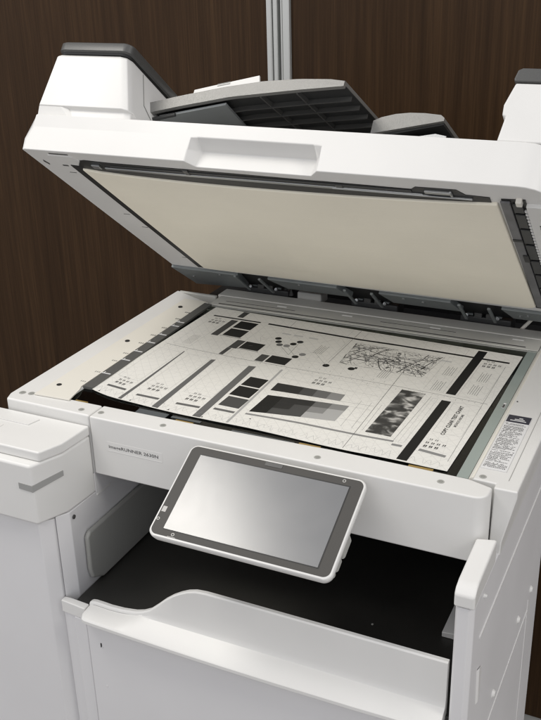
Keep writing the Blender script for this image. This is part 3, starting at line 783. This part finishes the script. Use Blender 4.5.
for u in (.30, .34, .39, .80): rect(u, .825, u+.03, .838, 7)
# street network
rng = random.Random(11)
def mp(s, t): return ((.546+.24*s)*(1-t)+(.536+.267*s)*t, .641+.222*t)
def street(s0, t0, a, n, w, g, wob):
    pts = [mp(s0, t0)]; s_, t_ = s0, t0
    for q in range(n):
        a += rng.gauss(0, wob); s_ += .05*math.cos(a); t_ += .10*math.sin(a)
        if not (-.01 <= s_ <= 1.01 and -.01 <= t_ <= 1.01): break
        pts.append(mp(s_, t_))
    if len(pts) > 1: inkline(pts, w, g)
for k in range(34):      # main streets
    street(rng.choice((0, rng.random())), rng.random(), rng.choice((.15, -.2, .9, 1.35, -1.0))+rng.gauss(0, .12), 22, rng.choice((.0005, .0008, .0011)), rng.choice((2, 3)), .13)
for k in range(230):     # side streets
    street(rng.random(), rng.random(), rng.choice((.15, 1.7, .9, 2.5, -1.0))+rng.gauss(0, .15), rng.randint(1, 4), rng.choice((.0002, .0003, .0004)), rng.choice((3, 4, 4)), .2)
for k in range(120):     # blocks
    s_, t_ = rng.random()*.96, rng.gauss(.5, .26)
    if .02 < t_ < .95:
        u, v = mp(s_, t_); w = rng.uniform(.003, .011); rect(u, v, u+w, v+rng.uniform(.004, .012), rng.choice((3, 4, 5, 5)))
inkline([mp(0, 0), mp(1, 0), mp(1, 1), mp(0, 1), mp(0, 0)], .0003, 4)
# rows of small marks and ruled blocks
def marks(u, v, sc=1.):
    for r, n in ((0, 3), (1, 4), (2, 2)):
        for k in range(n):
            x = u-.022*sc+k*.0135*sc+(.004 if r == 2 else 0); y = v-.030*sc+r*.027*sc; s = 1-.18*r
            for q in range(2):
                x2 = x+q*.0045*sc
                ink([(x2, y), (x2+.0034*s*sc, y), (x2+.0040*s*sc, y+.0135*s*sc), (x2+.0008*sc, y+.0135*s*sc)], 3)
                inkline([(x2-.0005, y-.004), (x2+.004*sc, y-.004)], .0003, 5)
for u, v in ((.062, .134), (.168, .149), (.293, .138), (.553, .452), (.066, .846), (.936, .868), (.936, .155)): marks(u, v)
for a, c in (((.032, .070), (.097, .076)), ((.140, .062), (.209, .067)), ((.263, .067), (.332, .073))): inkline([a, c], .0042, 4)
for u, v in ((.846, .745), (.846, .600), (.942, .740), (.942, .618), (.463, .733), (.690, .620)):
    for k in range(5): inkline([(u-.014+k*.006, v-.045), (u-.014+k*.006, v+.045-.012*(k % 2))], .0005, 5)
# fine rules, ticks and frames all over the sheet
for k in range(60):
    u = .02+k*.0162; inkline([(u, .512), (u, .519 if k % 5 else .500)], .00035, 5)
for u0, v0, u1, v1 in ((.245, .16, .330, .46), (.125, .16, .200, .47), (.02, .16, .095, .47), (.035, .54, .095, .83), (.44, .42, .735, .49), (.855, .12, .868, .49),
                       (.912, .24, .982, .49), (.908, .545, .975, .86), (.225, .61, .508, .88), (.815, .55, .868, .88), (.08, .915, .49, .985), (.54, .915, .85, .985)):
    inkline([(u0, v0), (u1, v0), (u1, v1), (u0, v1), (u0, v0)], .00025, 6)
for k in range(9): inkline([(.45+k*.032, .545), (.45+k*.032, .555)], .0004, 5)
for k in range(5): inkline([(.06+k*.006, .56), (.06+k*.006, .66)], .00035, 5)
for k in range(26):
    u, v = rng.uniform(.23, .50), rng.uniform(.62, .88); inkline([(u, v), (u+rng.uniform(-.03, .03), v+rng.uniform(-.05, .05))], .00025, 6)
# wavy pencil-thin scribbles along the front margin
for k in range(16):
    u = .02+k*.061; pts = []
    for q in range(14): pts.append((u+q*.0038, .034+.016*math.sin(q*1.3+k)+rng.uniform(-.006, .006)))
    inkline(pts, .00025, 6)
for u in (.03, .14, .26, .36, .47, .92): ink([(u+.002, .008), (u+.008, .008), (u+.006, .018)], 1) if u < .4 else None
ink([(.478, .062), (.484, .060), (.482, .068)], 2)
# title running up the sheet
def vtext(s, u, v, size, g, bold=0.):
    for pl in text_polys(s, size, bold, 1.05):
        ink([(u-py/.42, v+px/.292) for px, py in pl], g)
vtext('COPY CLEAR TEST CHART', .9420, .228, .0056, 2, .0002)
vtext('MONOCHROME', .9560, .300, .0040, 3, .0001)
sheet = obj('printed_sheet', bm, PM, at=(0, .17, .8987), angle=20)
sheet['label'] = 'black and white printed test chart lying on the scanner glass'; sheet['category'] = 'printed sheet'

# ------------------------------------------------------------------ camera
f = 958.; cam_loc = Vector((.40, -.75, 1.3555))
ya, pi_, ro = (math.radians(a) for a in (26.05, 23.58, 1.63))
fw = Vector((-math.sin(ya)*math.cos(pi_), math.cos(ya)*math.cos(pi_), -math.sin(pi_)))
rt = Vector((math.cos(ya), math.sin(ya), 0)); dn = fw.cross(rt)
r2 = rt*math.cos(ro)+dn*math.sin(ro); d2 = -rt*math.sin(ro)+dn*math.cos(ro)
M = Matrix((r2, -d2, -fw)).transposed().to_4x4(); M.translation = cam_loc
cd = bpy.data.cameras.new('camera'); cam = bpy.data.objects.new('camera', cd); COL.objects.link(cam)
cam.matrix_world = M; cd.sensor_fit = 'VERTICAL'; cd.sensor_height = 24; cd.lens = f/720*24
cd.clip_start = .02; cd.clip_end = 100
scene.camera = cam

# ------------------------------------------------------------------ light
w = bpy.data.worlds.new('World'); scene.world = w; w.use_nodes = True
bg = w.node_tree.nodes['Background']; bg.inputs[0].default_value = (.95, .955, 1, 1); bg.inputs[1].default_value = .72
def lamp(name, loc, sx, sy, power, col=(1, .96, .89), rz=0.):
    l = bpy.data.lights.new(name, 'AREA'); l.shape = 'RECTANGLE'; l.size = sx; l.size_y = sy; l.energy = power; l.color = col
    o = bpy.data.objects.new(name, l); COL.objects.link(o); o.location = loc; o.rotation_euler = (0, 0, rz)
    return o
lamp('ceiling_lamp', (-1.02, -.38, 2.65), (.74), .74, 19, rz=math.radians(28))
lamp('ceiling_lamp', (2.3, -.5, 2.55), 1.2, .5, 26)
lamp('ceiling_lamp', (-.4, -2.2, 2.65), 1.2, .35, 9)

scene.view_settings.view_transform = 'Standard'; scene.view_settings.look = 'None'
scene.view_settings.exposure = .14; scene.view_settings.gamma = 1.
scene.render.engine = 'CYCLES'
scene.cycles.pixel_filter_type = 'BLACKMAN_HARRIS'; scene.cycles.filter_width = 1.35
scene.render.resolution_x = 769; scene.render.resolution_y = 1024
